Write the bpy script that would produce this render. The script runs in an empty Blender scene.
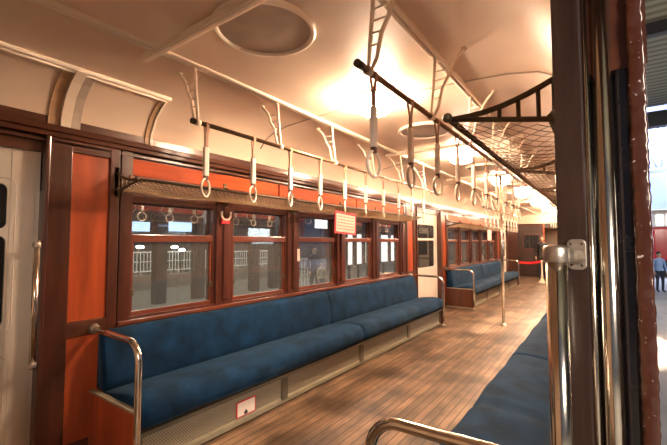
import bpy, bmesh, math, random
from mathutils import Vector, Matrix
random.seed(7)
PI = math.pi
SC = bpy.context.scene
COL = SC.collection

# ------------------------------------------------------------------ materials
def new_mat(name):
    m = bpy.data.materials.new(name); m.use_nodes = True
    nt = m.node_tree
    b = nt.nodes['Principled BSDF']
    return m, nt, b

def c4(c): return (c[0], c[1], c[2], 1.0)

def plain(name, col, rough=.5, metal=0.0, var=.12, scale=12.0, bump=0.0, coat=0.0, stretch=(1, 1, 1), sheen=0.0, bscale=None):
    m, nt, b = new_mat(name)
    tc = nt.nodes.new('ShaderNodeTexCoord'); mp = nt.nodes.new('ShaderNodeMapping')
    mp.inputs['Scale'].default_value = stretch
    nt.links.new(tc.outputs['Object'], mp.inputs['Vector'])
    n = nt.nodes.new('ShaderNodeTexNoise'); n.inputs['Scale'].default_value = scale; n.inputs['Detail'].default_value = 5
    nt.links.new(mp.outputs['Vector'], n.inputs['Vector'])
    r = nt.nodes.new('ShaderNodeValToRGB')
    r.color_ramp.elements[0].position = .3; r.color_ramp.elements[1].position = .7
    r.color_ramp.elements[0].color = c4([x * (1 - var) for x in col])
    r.color_ramp.elements[1].color = c4([min(1, x * (1 + var)) for x in col])
    nt.links.new(n.outputs['Fac'], r.inputs['Fac'])
    nt.links.new(r.outputs['Color'], b.inputs['Base Color'])
    b.inputs['Roughness'].default_value = rough; b.inputs['Metallic'].default_value = metal
    if sheen: b.inputs['Specular IOR Level'].default_value = .12
    b.inputs['Coat Weight'].default_value = coat; b.inputs['Coat Roughness'].default_value = .12
    if sheen:
        b.inputs['Sheen Weight'].default_value = sheen; b.inputs['Sheen Roughness'].default_value = .4
        b.inputs['Sheen Tint'].default_value = (.45, .75, 1, 1)
    if bump:
        n2 = nt.nodes.new('ShaderNodeTexNoise'); n2.inputs['Scale'].default_value = bscale or scale * 3; n2.inputs['Detail'].default_value = 4
        nt.links.new(mp.outputs['Vector'], n2.inputs['Vector'])
        bp = nt.nodes.new('ShaderNodeBump'); bp.inputs['Strength'].default_value = bump; bp.inputs['Distance'].default_value = .01
        nt.links.new(n2.outputs['Fac'], bp.inputs['Height']); nt.links.new(bp.outputs['Normal'], b.inputs['Normal'])
    return m

def emit(name, col, s):
    m, nt, b = new_mat(name)
    b.inputs['Base Color'].default_value = c4(col)
    b.inputs['Emission Color'].default_value = c4(col); b.inputs['Emission Strength'].default_value = s
    return m

def floor_mat():
    m, nt, b = new_mat('worn_floor_boards')
    tc = nt.nodes.new('ShaderNodeTexCoord'); mp = nt.nodes.new('ShaderNodeMapping')
    mp.inputs['Rotation'].default_value = (0, 0, PI / 2)
    nt.links.new(tc.outputs['Object'], mp.inputs['Vector'])
    br = nt.nodes.new('ShaderNodeTexBrick')
    br.inputs['Scale'].default_value = 1.0; br.inputs['Brick Width'].default_value = 2.6; br.inputs['Row Height'].default_value = .062
    br.inputs['Mortar Size'].default_value = .0045; br.inputs['Mortar Smooth'].default_value = .3
    br.inputs['Color1'].default_value = (.235, .155, .094, 1); br.inputs['Color2'].default_value = (.135, .088, .054, 1)
    br.inputs['Mortar'].default_value = (.04, .022, .012, 1)
    nt.links.new(mp.outputs['Vector'], br.inputs['Vector'])
    n = nt.nodes.new('ShaderNodeTexNoise'); n.inputs['Scale'].default_value = 1.0; n.inputs['Detail'].default_value = 9; n.inputs['Roughness'].default_value = .68
    mp2 = nt.nodes.new('ShaderNodeMapping'); mp2.inputs['Scale'].default_value = (9, 1.5, 1)
    nt.links.new(tc.outputs['Object'], mp2.inputs['Vector']); nt.links.new(mp2.outputs['Vector'], n.inputs['Vector'])
    r = nt.nodes.new('ShaderNodeValToRGB'); r.color_ramp.elements[0].position = .33; r.color_ramp.elements[1].position = .68
    r.color_ramp.elements[0].color = (.34, .31, .29, 1); r.color_ramp.elements[1].color = (1.6, 1.55, 1.5, 1)
    nt.links.new(n.outputs['Fac'], r.inputs['Fac'])
    mx = nt.nodes.new('ShaderNodeMix'); mx.data_type = 'RGBA'; mx.blend_type = 'MULTIPLY'; mx.inputs['Factor'].default_value = 1
    nt.links.new(br.outputs['Color'], mx.inputs['A']); nt.links.new(r.outputs['Color'], mx.inputs['B'])
    n3 = nt.nodes.new('ShaderNodeTexNoise'); n3.inputs['Scale'].default_value = 2.2; n3.inputs['Detail'].default_value = 6
    nt.links.new(tc.outputs['Object'], n3.inputs['Vector'])
    r3 = nt.nodes.new('ShaderNodeValToRGB'); r3.color_ramp.elements[0].position = .38; r3.color_ramp.elements[1].position = .58
    r3.color_ramp.elements[0].color = (.40, .38, .36, 1); r3.color_ramp.elements[1].color = (1.1, 1.1, 1.1, 1)
    nt.links.new(n3.outputs['Fac'], r3.inputs['Fac'])
    mx2 = nt.nodes.new('ShaderNodeMix'); mx2.data_type = 'RGBA'; mx2.blend_type = 'MULTIPLY'; mx2.inputs['Factor'].default_value = 1
    nt.links.new(mx.outputs['Result'], mx2.inputs['A']); nt.links.new(r3.outputs['Color'], mx2.inputs['B'])
    nt.links.new(mx2.outputs['Result'], b.inputs['Base Color'])
    b.inputs['Roughness'].default_value = .42
    bp = nt.nodes.new('ShaderNodeBump'); bp.inputs['Strength'].default_value = .35; bp.inputs['Distance'].default_value = .006
    nt.links.new(n.outputs['Fac'], bp.inputs['Height']); nt.links.new(bp.outputs['Normal'], b.inputs['Normal'])
    return m

def grille_mat():
    m, nt, b = new_mat('perforated_heater_metal')
    tc = nt.nodes.new('ShaderNodeTexCoord'); mp = nt.nodes.new('ShaderNodeMapping')
    mp.inputs['Rotation'].default_value = (0, PI / 2, 0)
    nt.links.new(tc.outputs['Object'], mp.inputs['Vector'])
    br = nt.nodes.new('ShaderNodeTexBrick')   # staggered rows of slots
    sx = nt.nodes.new('ShaderNodeSeparateXYZ'); cx = nt.nodes.new('ShaderNodeCombineXYZ')
    nt.links.new(tc.outputs['Object'], sx.inputs[0]); nt.links.new(sx.outputs['Y'], cx.inputs['X']); nt.links.new(sx.outputs['Z'], cx.inputs['Y'])
    nt.links.new(cx.outputs[0], br.inputs['Vector'])
    br.inputs['Scale'].default_value = 1; br.inputs['Brick Width'].default_value = .016; br.inputs['Row Height'].default_value = .010
    br.inputs['Mortar Size'].default_value = .0028; br.inputs['Mortar Smooth'].default_value = .2
    br.inputs['Color1'].default_value = (.02, .018, .014, 1); br.inputs['Color2'].default_value = (.035, .03, .024, 1)
    br.inputs['Mortar'].default_value = (.40, .36, .26, 1)
    nt.links.new(br.outputs['Color'], b.inputs['Base Color'])
    b.inputs['Roughness'].default_value = .5; b.inputs['Metallic'].default_value = .2
    return m

def glass_mat(name, film=(.35, .33, .28), filmfac=.10, refl=.14, tint=(.8, .82, .8)):
    m = bpy.data.materials.new(name); m.use_nodes = True
    nt = m.node_tree; nt.nodes.clear()
    out = nt.nodes.new('ShaderNodeOutputMaterial')
    tr = nt.nodes.new('ShaderNodeBsdfTransparent'); tr.inputs['Color'].default_value = c4(tint)
    gl = nt.nodes.new('ShaderNodeBsdfGlossy'); gl.inputs['Roughness'].default_value = .02; gl.inputs['Color'].default_value = (.9, .93, .95, 1)
    df = nt.nodes.new('ShaderNodeBsdfDiffuse')
    n = nt.nodes.new('ShaderNodeTexNoise'); n.inputs['Scale'].default_value = 3
    r = nt.nodes.new('ShaderNodeValToRGB'); r.color_ramp.elements[0].color = c4([x * .7 for x in film]); r.color_ramp.elements[1].color = c4(film)
    nt.links.new(n.outputs['Fac'], r.inputs['Fac']); nt.links.new(r.outputs['Color'], df.inputs['Color'])
    lw = nt.nodes.new('ShaderNodeLayerWeight'); lw.inputs['Blend'].default_value = .5
    pw = nt.nodes.new('ShaderNodeMath'); pw.operation = 'POWER'; pw.inputs[1].default_value = 4
    nt.links.new(lw.outputs['Facing'], pw.inputs[0])
    ad = nt.nodes.new('ShaderNodeMath'); ad.operation = 'MULTIPLY_ADD'; ad.inputs[1].default_value = .6; ad.inputs[2].default_value = refl * .55; ad.use_clamp = True
    nt.links.new(pw.outputs[0], ad.inputs[0])
    m1 = nt.nodes.new('ShaderNodeMixShader'); m1.inputs[0].default_value = filmfac
    nt.links.new(tr.outputs[0], m1.inputs[1]); nt.links.new(df.outputs[0], m1.inputs[2])
    m2 = nt.nodes.new('ShaderNodeMixShader')
    nt.links.new(ad.outputs[0], m2.inputs[0]); nt.links.new(m1.outputs[0], m2.inputs[1]); nt.links.new(gl.outputs[0], m2.inputs[2])
    nt.links.new(m2.outputs[0], out.inputs['Surface'])
    return m

def chips_glints_mat():
    m, nt, b = new_mat('brown_varnish_chips_glints')
    tc = nt.nodes.new('ShaderNodeTexCoord')
    n = nt.nodes.new('ShaderNodeTexNoise'); n.inputs['Scale'].default_value = 110; n.inputs['Detail'].default_value = 5
    nt.links.new(tc.outputs['Object'], n.inputs['Vector'])
    r = nt.nodes.new('ShaderNodeValToRGB'); r.color_ramp.interpolation = 'LINEAR'
    r.color_ramp.elements[0].position = .685; r.color_ramp.elements[0].color = (.085, .024, .012, 1)
    r.color_ramp.elements[1].position = .71; r.color_ramp.elements[1].color = (.75, .68, .62, 1)  # pale specks: chipped varnish together with glints painted into the colour
    nt.links.new(n.outputs['Fac'], r.inputs['Fac']); nt.links.new(r.outputs['Color'], b.inputs['Base Color'])
    b.inputs['Roughness'].default_value = .25; b.inputs['Coat Weight'].default_value = .8
    n2 = nt.nodes.new('ShaderNodeTexNoise'); n2.inputs['Scale'].default_value = 26
    nt.links.new(tc.outputs['Object'], n2.inputs['Vector'])
    bp = nt.nodes.new('ShaderNodeBump'); bp.inputs['Strength'].default_value = .7; bp.inputs['Distance'].default_value = .01
    nt.links.new(n2.outputs['Fac'], bp.inputs['Height']); nt.links.new(bp.outputs['Normal'], b.inputs['Normal'])
    return m

def corrugated_mat():
    m, nt, b = new_mat('corrugated_canopy_sheet')
    tc = nt.nodes.new('ShaderNodeTexCoord')
    w = nt.nodes.new('ShaderNodeTexWave'); w.bands_direction = 'Y'; w.inputs['Scale'].default_value = 1.4; w.inputs['Distortion'].default_value = .3
    nt.links.new(tc.outputs['Object'], w.inputs['Vector'])
    r = nt.nodes.new('ShaderNodeValToRGB'); r.color_ramp.elements[0].color = (.10, .10, .075, 1); r.color_ramp.elements[1].color = (.24, .24, .18, 1)
    nt.links.new(w.outputs['Fac'], r.inputs['Fac']); nt.links.new(r.outputs['Color'], b.inputs['Base Color'])
    b.inputs['Roughness'].default_value = .7
    return m

M = {}
M['cream'] = plain('cream_gloss_paint', (.80, .65, .51), .40, var=.05, scale=3, bump=.08, bscale=4, coat=.10)
M['cream_trim'] = plain('cream_trim_paint', (.92, .81, .67), .35, var=.04, scale=6, coat=.2)
M['shade_strip'] = plain('rib_shadow_tan', (.50, .33, .19), .5, var=.1, scale=8)  # shadow along the cove ribs, put in as flat tan
M['vent_grey'] = plain('greyed_vent_paint', (.50, .42, .34), .5, var=.12, scale=9)
M['door_white'] = plain('white_door_paint', (.74, .68, .58), .38, var=.06, scale=4, coat=.15)
M['orange'] = plain('orange_varnished_wood', (.42, .075, .02), .32, var=.3, scale=5, stretch=(3, 3, .35), coat=.5)
M['orange_long'] = plain('orange_varnished_wood_lengthwise', (.50, .09, .024), .48, var=.25, scale=5, stretch=(3, .3, 3), coat=.08)
M['dark_wood'] = plain('dark_red_brown_wood', (.07, .02, .009), .32, var=.35, scale=6, stretch=(4, 4, .4), coat=.5)
M['dark_long'] = plain('dark_red_brown_wood_lengthwise', (.085, .025, .011), .33, var=.3, scale=6, stretch=(4, .3, 4), coat=.5)
M['red_wood'] = plain('red_brown_window_wood', (.085, .021, .010), .34, var=.3, scale=7, stretch=(4, 4, .5), coat=.5)
M['red_long'] = plain('red_brown_window_rail_wood', (.165, .042, .018), .32, var=.2, scale=7, stretch=(4, .4, 4), coat=.6)
M['cornice'] = plain('brown_cornice_wood', (.085, .028, .014), .5, var=.25, scale=6, stretch=(4, .3, 4), coat=.08)
M['bulkhead'] = plain('brown_bulkhead_wood', (.035, .015, .009), .35, var=.3, scale=6, stretch=(4, 4, .4), coat=.3)
M['floor'] = floor_mat()
M['velvet'] = plain('blue_velvet', (.0045, .026, .064), .8, var=.5, scale=6.5, bump=.25, bscale=220, sheen=.10)
M['chrome'] = plain('tarnished_chrome', (.72, .66, .56), .16, 1.0, var=.06, scale=20)
M['dull_metal'] = plain('dull_bracket_metal', (.55, .49, .42), .38, .9, var=.12, scale=40, bump=.1)
M['iron'] = plain('dark_bronze_iron', (.13, .10, .06), .42, .6, var=.25, scale=30, bump=.15)
M['rod'] = plain('worn_brown_rail_metal', (.26, .17, .10), .3, .7, var=.25, scale=14, stretch=(1, .5, 1))
M['rod_tip'] = plain('dark_rail_tip', (.05, .04, .03), .4, .5)
M['net'] = plain('tan_net_cord', (.95, .80, .60), .8, var=.2, scale=40)
M['band'] = plain('browned_strap_webbing', (.42, .25, .16), .7, var=.2, scale=30)
M['sleeve'] = plain('white_strap_sleeve', (.86, .78, .68), .45, var=.05, scale=20)
M['ring'] = plain('ivory_ring', (.84, .76, .62), .3, var=.05, scale=20, coat=.3)
M['buckle'] = plain('brown_leather_keeper', (.10, .05, .03), .5, var=.2, scale=40)
for _k in ('orange_long', 'cornice'): M[_k].node_tree.nodes['Principled BSDF'].inputs['Specular IOR Level'].default_value = .12
M['orange_long'].node_tree.nodes['Principled BSDF'].inputs['Coat Weight'].default_value = 0
M['net_backlit'] = plain('backlit_net_cord', (.40, .29, .18), .8, var=.3, scale=30)  # darker copy of the net cord, backlit shade put into its colour
_nt = M['net'].node_tree; _b = _nt.nodes['Principled BSDF']; _o = _nt.nodes['Material Output']
_t = _nt.nodes.new('ShaderNodeBsdfTranslucent'); _t.inputs['Color'].default_value = (.95, .82, .64, 1)
_m = _nt.nodes.new('ShaderNodeMixShader'); _m.inputs[0].default_value = .6
_nt.links.new(_b.outputs[0], _m.inputs[1]); _nt.links.new(_t.outputs[0], _m.inputs[2]); _nt.links.new(_m.outputs[0], _o.inputs['Surface'])
M['grille'] = grille_mat()
M['grille_frame'] = plain('olive_grey_frame_metal', (.13, .115, .08), .45, .3, var=.1, scale=20)
M['cream_metal'] = plain('cream_kick_metal', (.30, .27, .19), .45, .1, var=.1, scale=20)
M['dark_void'] = plain('dark_recess', (.012, .01, .009), .8)
M['paper'] = plain('white_paper', (.85, .78, .70), .6, var=.03)
M['red_print'] = plain('red_print', (.62, .035, .05), .5, var=.05)
M['pink_paper'] = plain('pale_pink_paper', (.85, .66, .56), .6, var=.04)
M['ink'] = plain('faded_print', (.62, .25, .20), .6, var=.05)
M['glass'] = glass_mat('window_glass', refl=.32)
M['glass_low'] = glass_mat('dusty_window_glass', filmfac=.2, refl=.2)
M['door_glass'] = glass_mat('dark_door_glass', (.08, .08, .08), .4, .08, (.15, .15, .16))
M['rubber'] = plain('black_rubber', (.02, .018, .016), .5)
M['black_gloss'] = plain('black_gloss_paint', (.02, .02, .03), .12, var=.2, scale=30, coat=.8)
M['jamb'] = plain('dark_umber_jamb_wood', (.036, .017, .012), .34, var=.3, scale=10, stretch=(4, 4, .4), coat=.35, bump=.15, bscale=18)
M['chips_glints'] = chips_glints_mat()
M['lamp'] = emit('glowing_opal_glass', (1, .70, .48), 80)
M['brass'] = plain('lamp_brass', (.7, .5, .25), .3, 1.0)
M['belt_red'] = plain('red_belt_webbing', (.75, .02, .03), .5, var=.06)
M['stanchion'] = plain('cream_stanchion_paint', (.75, .66, .5), .35, var=.05)
# outside
M['concrete'] = plain('platform_concrete', (.42, .40, .36), .7, var=.15, scale=3)
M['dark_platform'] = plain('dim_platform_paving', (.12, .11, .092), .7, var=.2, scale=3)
M['corr'] = corrugated_mat()
M['steel_dark'] = plain('dark_painted_steel', (.02, .02, .025), .5)
M['blue_wall'] = plain('blue_lit_cladding', (.52, .60, .88), .7, var=.15, scale=.8)
M['truss'] = plain('pale_truss_steel', (.6, .66, .8), .5, var=.1)
M['white_rail'] = plain('white_fence_paint', (.8, .82, .8), .4, var=.04)
M['car_red'] = plain('red_car_paint', (.62, .02, .025), .25, var=.06, scale=2, coat=.6)
M['car_white'] = plain('white_car_paint', (.8, .78, .75), .3, var=.03)
M['sign_light'] = emit('lit_white_panel', (.9, .95, 1), 3.2)
M['sign_soft'] = emit('soft_white_panel', (.95, .9, .85), .9)
M['cloth_cream'] = plain('cream_shirt', (.72, .6, .42), .8)
M['sign_blue'] = emit('lit_blue_panel', (.35, .5, .8), 1.0)
M['lens'] = emit('bright_flood_lens', (1, .95, .85), 16)
M['hall_dark'] = plain('unlit_hall_wall', (.05, .055, .06), .8, var=.3, scale=1)
M['skin'] = plain('skin', (.62, .38, .27), .5, var=.06)
M['hair'] = plain('black_hair', (.02, .015, .012), .6)
M['cloth_black'] = plain('black_coat_cloth', (.018, .018, .022), .8)
M['cloth_navy'] = plain('navy_trousers', (.03, .035, .06), .8)
M['cloth_blue'] = plain('light_blue_shirt', (.30, .45, .75), .8)
M['cloth_white'] = plain('white_shirt', (.75, .75, .75), .8)
M['shoe'] = plain('dark_shoe_leather', (.03, .025, .02), .5)

# ------------------------------------------------------------------ mesh builder
class MB:
    def __init__(s): s.bm = bmesh.new(); s.mi = 0
    def _new(s, vs, fs):
        V = [s.bm.verts.new(v) for v in vs]
        for f in fs:
            try:
                F = s.bm.faces.new([V[i] for i in f]); F.material_index = s.mi
            except ValueError: pass
        return V
    def box(s, x0, x1, y0, y1, z0, z1):
        x0, x1 = sorted((x0, x1)); y0, y1 = sorted((y0, y1)); z0, z1 = sorted((z0, z1))
        s._new([(x0, y0, z0), (x1, y0, z0), (x1, y1, z0), (x0, y1, z0), (x0, y0, z1), (x1, y0, z1), (x1, y1, z1), (x0, y1, z1)],
               [(0, 3, 2, 1), (4, 5, 6, 7), (0, 1, 5, 4), (1, 2, 6, 5), (2, 3, 7, 6), (3, 0, 4, 7)])
        return s
    def tube(s, pts, r, seg=8, closed=False, caps=True):
        pts = [Vector(p) for p in pts]; n = len(pts)
        R = r if isinstance(r, (list, tuple)) else [r] * n
        rings = []; prev = None
        for i, p in enumerate(pts):
            if closed: t = (pts[(i + 1) % n] - pts[i - 1]).normalized()
            else: t = (pts[min(i + 1, n - 1)] - pts[max(i - 1, 0)]).normalized()
            if prev is None:
                a = Vector((0, 0, 1)) if abs(t.z) < .9 else Vector((1, 0, 0))
                u = t.cross(a).normalized()
            else:
                u = (prev - t * prev.dot(t)).normalized()
            prev = u; w = t.cross(u)
            rings.append([s.bm.verts.new(p + (u * math.cos(2 * PI * k / seg) + w * math.sin(2 * PI * k / seg)) * R[i]) for k in range(seg)])
        m = n if closed else n - 1
        for i in range(m):
            a, b = rings[i], rings[(i + 1) % n]
            off = 0
            if closed and i == n - 1:   # align seam
                off = min(range(seg), key=lambda o: (a[0].co - b[o].co).length)
            for k in range(seg):
                F = s.bm.faces.new((a[k], a[(k + 1) % seg], b[(k + 1 + off) % seg], b[(k + off) % seg])); F.material_index = s.mi; F.smooth = True
        if caps and not closed:
            for q in (list(reversed(rings[0])), rings[-1]):
                F = s.bm.faces.new(q); F.material_index = s.mi
        return s
    def lathe(s, prof, c, seg=32, axis='z'):
        rings = []
        for r, h in prof:
            if r < 1e-6: rings.append([s.bm.verts.new((c[0], c[1], c[2] + h))])
            else: rings.append([s.bm.verts.new((c[0] + r * math.cos(2 * PI * k / seg), c[1] + r * math.sin(2 * PI * k / seg), c[2] + h)) for k in range(seg)])
        for a, b in zip(rings, rings[1:]):
            for k in range(seg):
                q = [a[k % len(a)], a[(k + 1) % len(a)], b[(k + 1) % len(b)], b[k % len(b)]]
                u = []
                for v in q:
                    if v not in u: u.append(v)
                if len(u) > 2:
                    F = s.bm.faces.new(u); F.material_index = s.mi; F.smooth = True
        return s
    def ball(s, c, r, sc=(1, 1, 1), seg=14):
        prof = [(max(0, math.sin(PI * i / 10)) * r if 0 < i < 10 else 0, -math.cos(PI * i / 10) * r) for i in range(11)]
        n0 = len(s.bm.verts); s.bm.verts.ensure_lookup_table()
        before = set(s.bm.verts)
        s.lathe(prof, (0, 0, 0), seg)
        for v in s.bm.verts:
            if v not in before: v.co = Vector((v.co.x * sc[0] + c[0], v.co.y * sc[1] + c[1], v.co.z * sc[2] + c[2]))
        return s
    def strip(s, pts_a, pts_b):   # quad strip between two polylines
        A = [s.bm.verts.new(p) for p in pts_a]; B = [s.bm.verts.new(p) for p in pts_b]
        for i in range(len(A) - 1):
            F = s.bm.faces.new((A[i], A[i + 1], B[i + 1], B[i])); F.material_index = s.mi
        return s
    def prism(s, poly, y0, y1):   # polygon in XZ extruded along Y
        n = len(poly)
        s._new([(p[0], y0, p[1]) for p in poly] + [(p[0], y1, p[1]) for p in poly],
               [tuple(range(n)), tuple(reversed(range(n, 2 * n)))] + [(i, i + n, (i + 1) % n + n, (i + 1) % n) for i in range(n)])
        return s
    def ring_bar(s, path, w, t):
        return s
    def build(s, name, mat, parent=None, bevel=0.0, seg=2, smooth=False, loc=None):
        if bevel:
            bmesh.ops.recalc_face_normals(s.bm, faces=s.bm.faces[:])
            es = [e for e in s.bm.edges if len(e.link_faces) == 2 and e.calc_face_angle(0) > .6]
            bmesh.ops.bevel(s.bm, geom=es, offset=bevel, segments=seg, profile=.6, affect='EDGES')
        bmesh.ops.recalc_face_normals(s.bm, faces=s.bm.faces[:])
        o0 = Vector(loc) if loc else (ORG.get(parent.name, Vector()) if parent else Vector())
        if o0.length: bmesh.ops.translate(s.bm, verts=s.bm.verts[:], vec=-o0)
        me = bpy.data.meshes.new(name); s.bm.to_mesh(me); s.bm.free()
        for m_ in (mat if isinstance(mat, (list, tuple)) else [mat]): me.materials.append(m_)
        if smooth:
            for p in me.polygons: p.use_smooth = True
        ob = bpy.data.objects.new(name, me); COL.objects.link(ob)
        if loc and not parent: ob.location = loc
        if parent: ob.parent = parent
        ORG[ob.name] = o0
        return ob
ORG = {}

def tag(o, label=None, cat=None, group=None, kind=None):
    if label: o['label'] = label
    if cat: o['category'] = cat
    if group: o['group'] = group
    if kind: o['kind'] = kind
    return o
def thing(name, loc, label, cat, group=None):
    e = bpy.data.objects.new(name, None); COL.objects.link(e); e.location = loc; e.empty_display_size = .1
    ORG[e.name] = Vector(loc)
    return tag(e, label, cat, group)
def dup(root, off, label=None, group=None):
    r = root.copy(); COL.objects.link(r); r.location = root.location + Vector(off)
    if label: r['label'] = label
    if group: r['group'] = group
    for ch in list(root.children):
        c = ch.copy(); COL.objects.link(c); c.parent = r
        for g in list(ch.children):
            d = g.copy(); COL.objects.link(d); d.parent = c
    return r
ORD = ['first', 'second', 'third', 'fourth', 'fifth', 'sixth', 'seventh', 'eighth', 'ninth', 'tenth', 'eleventh', 'twelfth']

def rrect(y0, y1, z0, z1, r, n=5):
    P = []
    for cy_, cz_, a0 in ((y1 - r, z1 - r, 0), (y0 + r, z1 - r, PI / 2), (y0 + r, z0 + r, PI), (y1 - r, z0 + r, 1.5 * PI)):
        for i in range(n + 1):
            a = a0 + PI / 2 * i / n
            P.append((cy_ + r * math.cos(a), cz_ + r * math.sin(a)))
    return P
def plate_holes(name, outer, holes, x, t, mat, parent=None):
    """flat plate in the YZ plane at x (thickness t, centred) with holes"""
    cu = bpy.data.curves.new('plate_outline', 'CURVE'); cu.dimensions = '2D'; cu.fill_mode = 'BOTH'; cu.extrude = t / 2
    for P in [outer] + holes:
        sp = cu.splines.new('POLY'); sp.points.add(len(P) - 1); sp.use_cyclic_u = True
        for q, p in zip(sp.points, P): q.co = (p[0], p[1], 0, 1)
    ob = bpy.data.objects.new('plate_tmp', cu); COL.objects.link(ob)
    dg = bpy.context.evaluated_depsgraph_get(); dg.update()
    me = bpy.data.meshes.new_from_object(ob.evaluated_get(dg))
    bpy.data.objects.remove(ob); bpy.data.curves.remove(cu)
    o0 = ORG.get(parent.name, Vector()) if parent else Vector()
    for v in me.vertices:
        a, b, c = v.co; v.co = Vector((x + c, a, b)) - o0
    me.name = name; me.materials.clear(); me.materials.append(mat)
    o = bpy.data.objects.new(name, me); COL.objects.link(o)
    if parent: o.parent = parent
    ORG[o.name] = o0
    return o

# ------------------------------------------------------------------ main dimensions (metres)
XL, XR = -2.65, -.05          # inner wall planes
CX = (XL + XR) / 2
Y0, Y1 = -1.3, 16.0
PER = 6.57                    # bay length: bench + door
def mx(x, side): return x if side < 0 else (XL + XR) - x      # mirror a left-side x

# ------------------------------------------------------------------ floor, ceiling, end walls
b = MB(); b.box(XL - .12, .10, Y0, Y1, -.08, 0)
tag(b.build('floor', M['floor']), kind='structure')
half = [(-2.66, 1.97), (-2.655, 2.03), (-2.635, 2.10), (-2.59, 2.18), (-2.52, 2.25), (-2.42, 2.303), (-2.25, 2.333), (-1.95, 2.353), (-1.65, 2.366), (CX, 2.372)]
prof = half + [(XL + XR - x, z) for x, z in reversed(half[:-1])]
def ceil_z(x):
    for (xa, za), (xb, zb) in zip(prof, prof[1:]):
        if xa <= x <= xb: return za + (zb - za) * (x - xa) / (xb - xa)
    return 2.3
b = MB()
b.strip([(x, Y0, z) for x, z in prof], [(x, Y1, z) for x, z in prof])
b.strip([(x, Y0, z + .05) for x, z in prof], [(x, Y1, z + .05) for x, z in prof])
ceil = b.build('ceiling', M['cream'], smooth=True); tag(ceil, kind='structure')
for i, (x, y_) in enumerate(((-1.945, 0), (-.735, 0))):
    b = MB(); z = ceil_z(x)
    b.tube([(x - .014, Y0 + .2, z - .012), (x - .014, Y1 - .05, z - .012)], .011, 8)
    b.tube([(x + .014, Y0 + .2, z - .012), (x + .014, Y1 - .05, z - .012)], .011, 8)
    b.box(x - .024, x + .024, Y0 + .2, Y1 - .05, z - .008, z + .004)
    tag(b.build('trim_%d' % (i + 1), M['cream_trim']), 'cream double ceiling rail above the %s hand straps' % ('window-side' if i == 0 else 'rack-side'), kind='structure')
nt_ = 3
for y in (1.085, 4.03, 6.2, 8.3, 10.4, 12.6):
    b = MB(); b.box(-2.09, -.60, y - .024, y + .024, 2.322, 2.350); b.box(-2.09, -.60, y - .012, y + .012, 2.318, 2.326)
    b.box(-2.08, -2.05, y - .01, y + .01, 2.32, ceil_z(-2.07) + .01); b.box(-.66, -.62, y - .012, y + .012, 2.32, ceil_z(-.64) + .01)
    tag(b.build('trim_%d' % nt_, M['cream_trim'], bevel=.003), kind='structure'); nt_ += 1
for y in (2.47, 4.6, 6.73, 8.9, 11.0):
    b = MB(); P = [(x, z) for x, z in prof if -2.6 < x < -.1]
    b.tube([(x, y, z - .003) for x, z in P], .006, 6)
    tag(b.build('trim_%d' % nt_, M['vent_grey']), kind='structure'); nt_ += 1
# cove cover strip and ribs beside the left door
b = MB(); b.tube([(-2.425, Y0 + .1, 2.292), (-2.425, 1.46, 2.292)], .013, 8); b.tube([(-2.445, Y0 + .1, 2.276), (-2.445, 1.44, 2.276)], .008, 8)
tag(b.build('trim_%d' % nt_, M['cream_trim']), kind='structure'); nt_ += 1
cove = [(-2.648, 2.0), (-2.645, 2.05), (-2.63, 2.10), (-2.585, 2.18), (-2.515, 2.245), (-2.44, 2.29)]
def cove_rib(y0, y1, off, m):
    global nt_
    b = MB(); A = [(x + off, y0, z - off * .6) for x, z in cove]; B_ = [(x + off, y1, z - off * .6) for x, z in cove]
    A2 = [(x - .01, y0, z + .01) for x, z in cove]; B2 = [(x - .01, y1, z + .01) for x, z in cove]
    b.strip(A, B_); b.strip(A2, A); b.strip(B_, B2)
    tag(b.build('trim_%d' % nt_, m, smooth=False), kind='structure'); nt_ += 1
cove_rib(.88, .935, .022, M['cream_trim']); cove_rib(.82, .875, .004, M['shade_strip']); cove_rib(.945, .99, .004, M['vent_grey'])  # tan and grey strips colour in the shadow either side of the rib
cove_rib(1.40, 1.43, .004, M['shade_strip']); cove_rib(1.435, 1.45, .012, M['cream_trim'])

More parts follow.
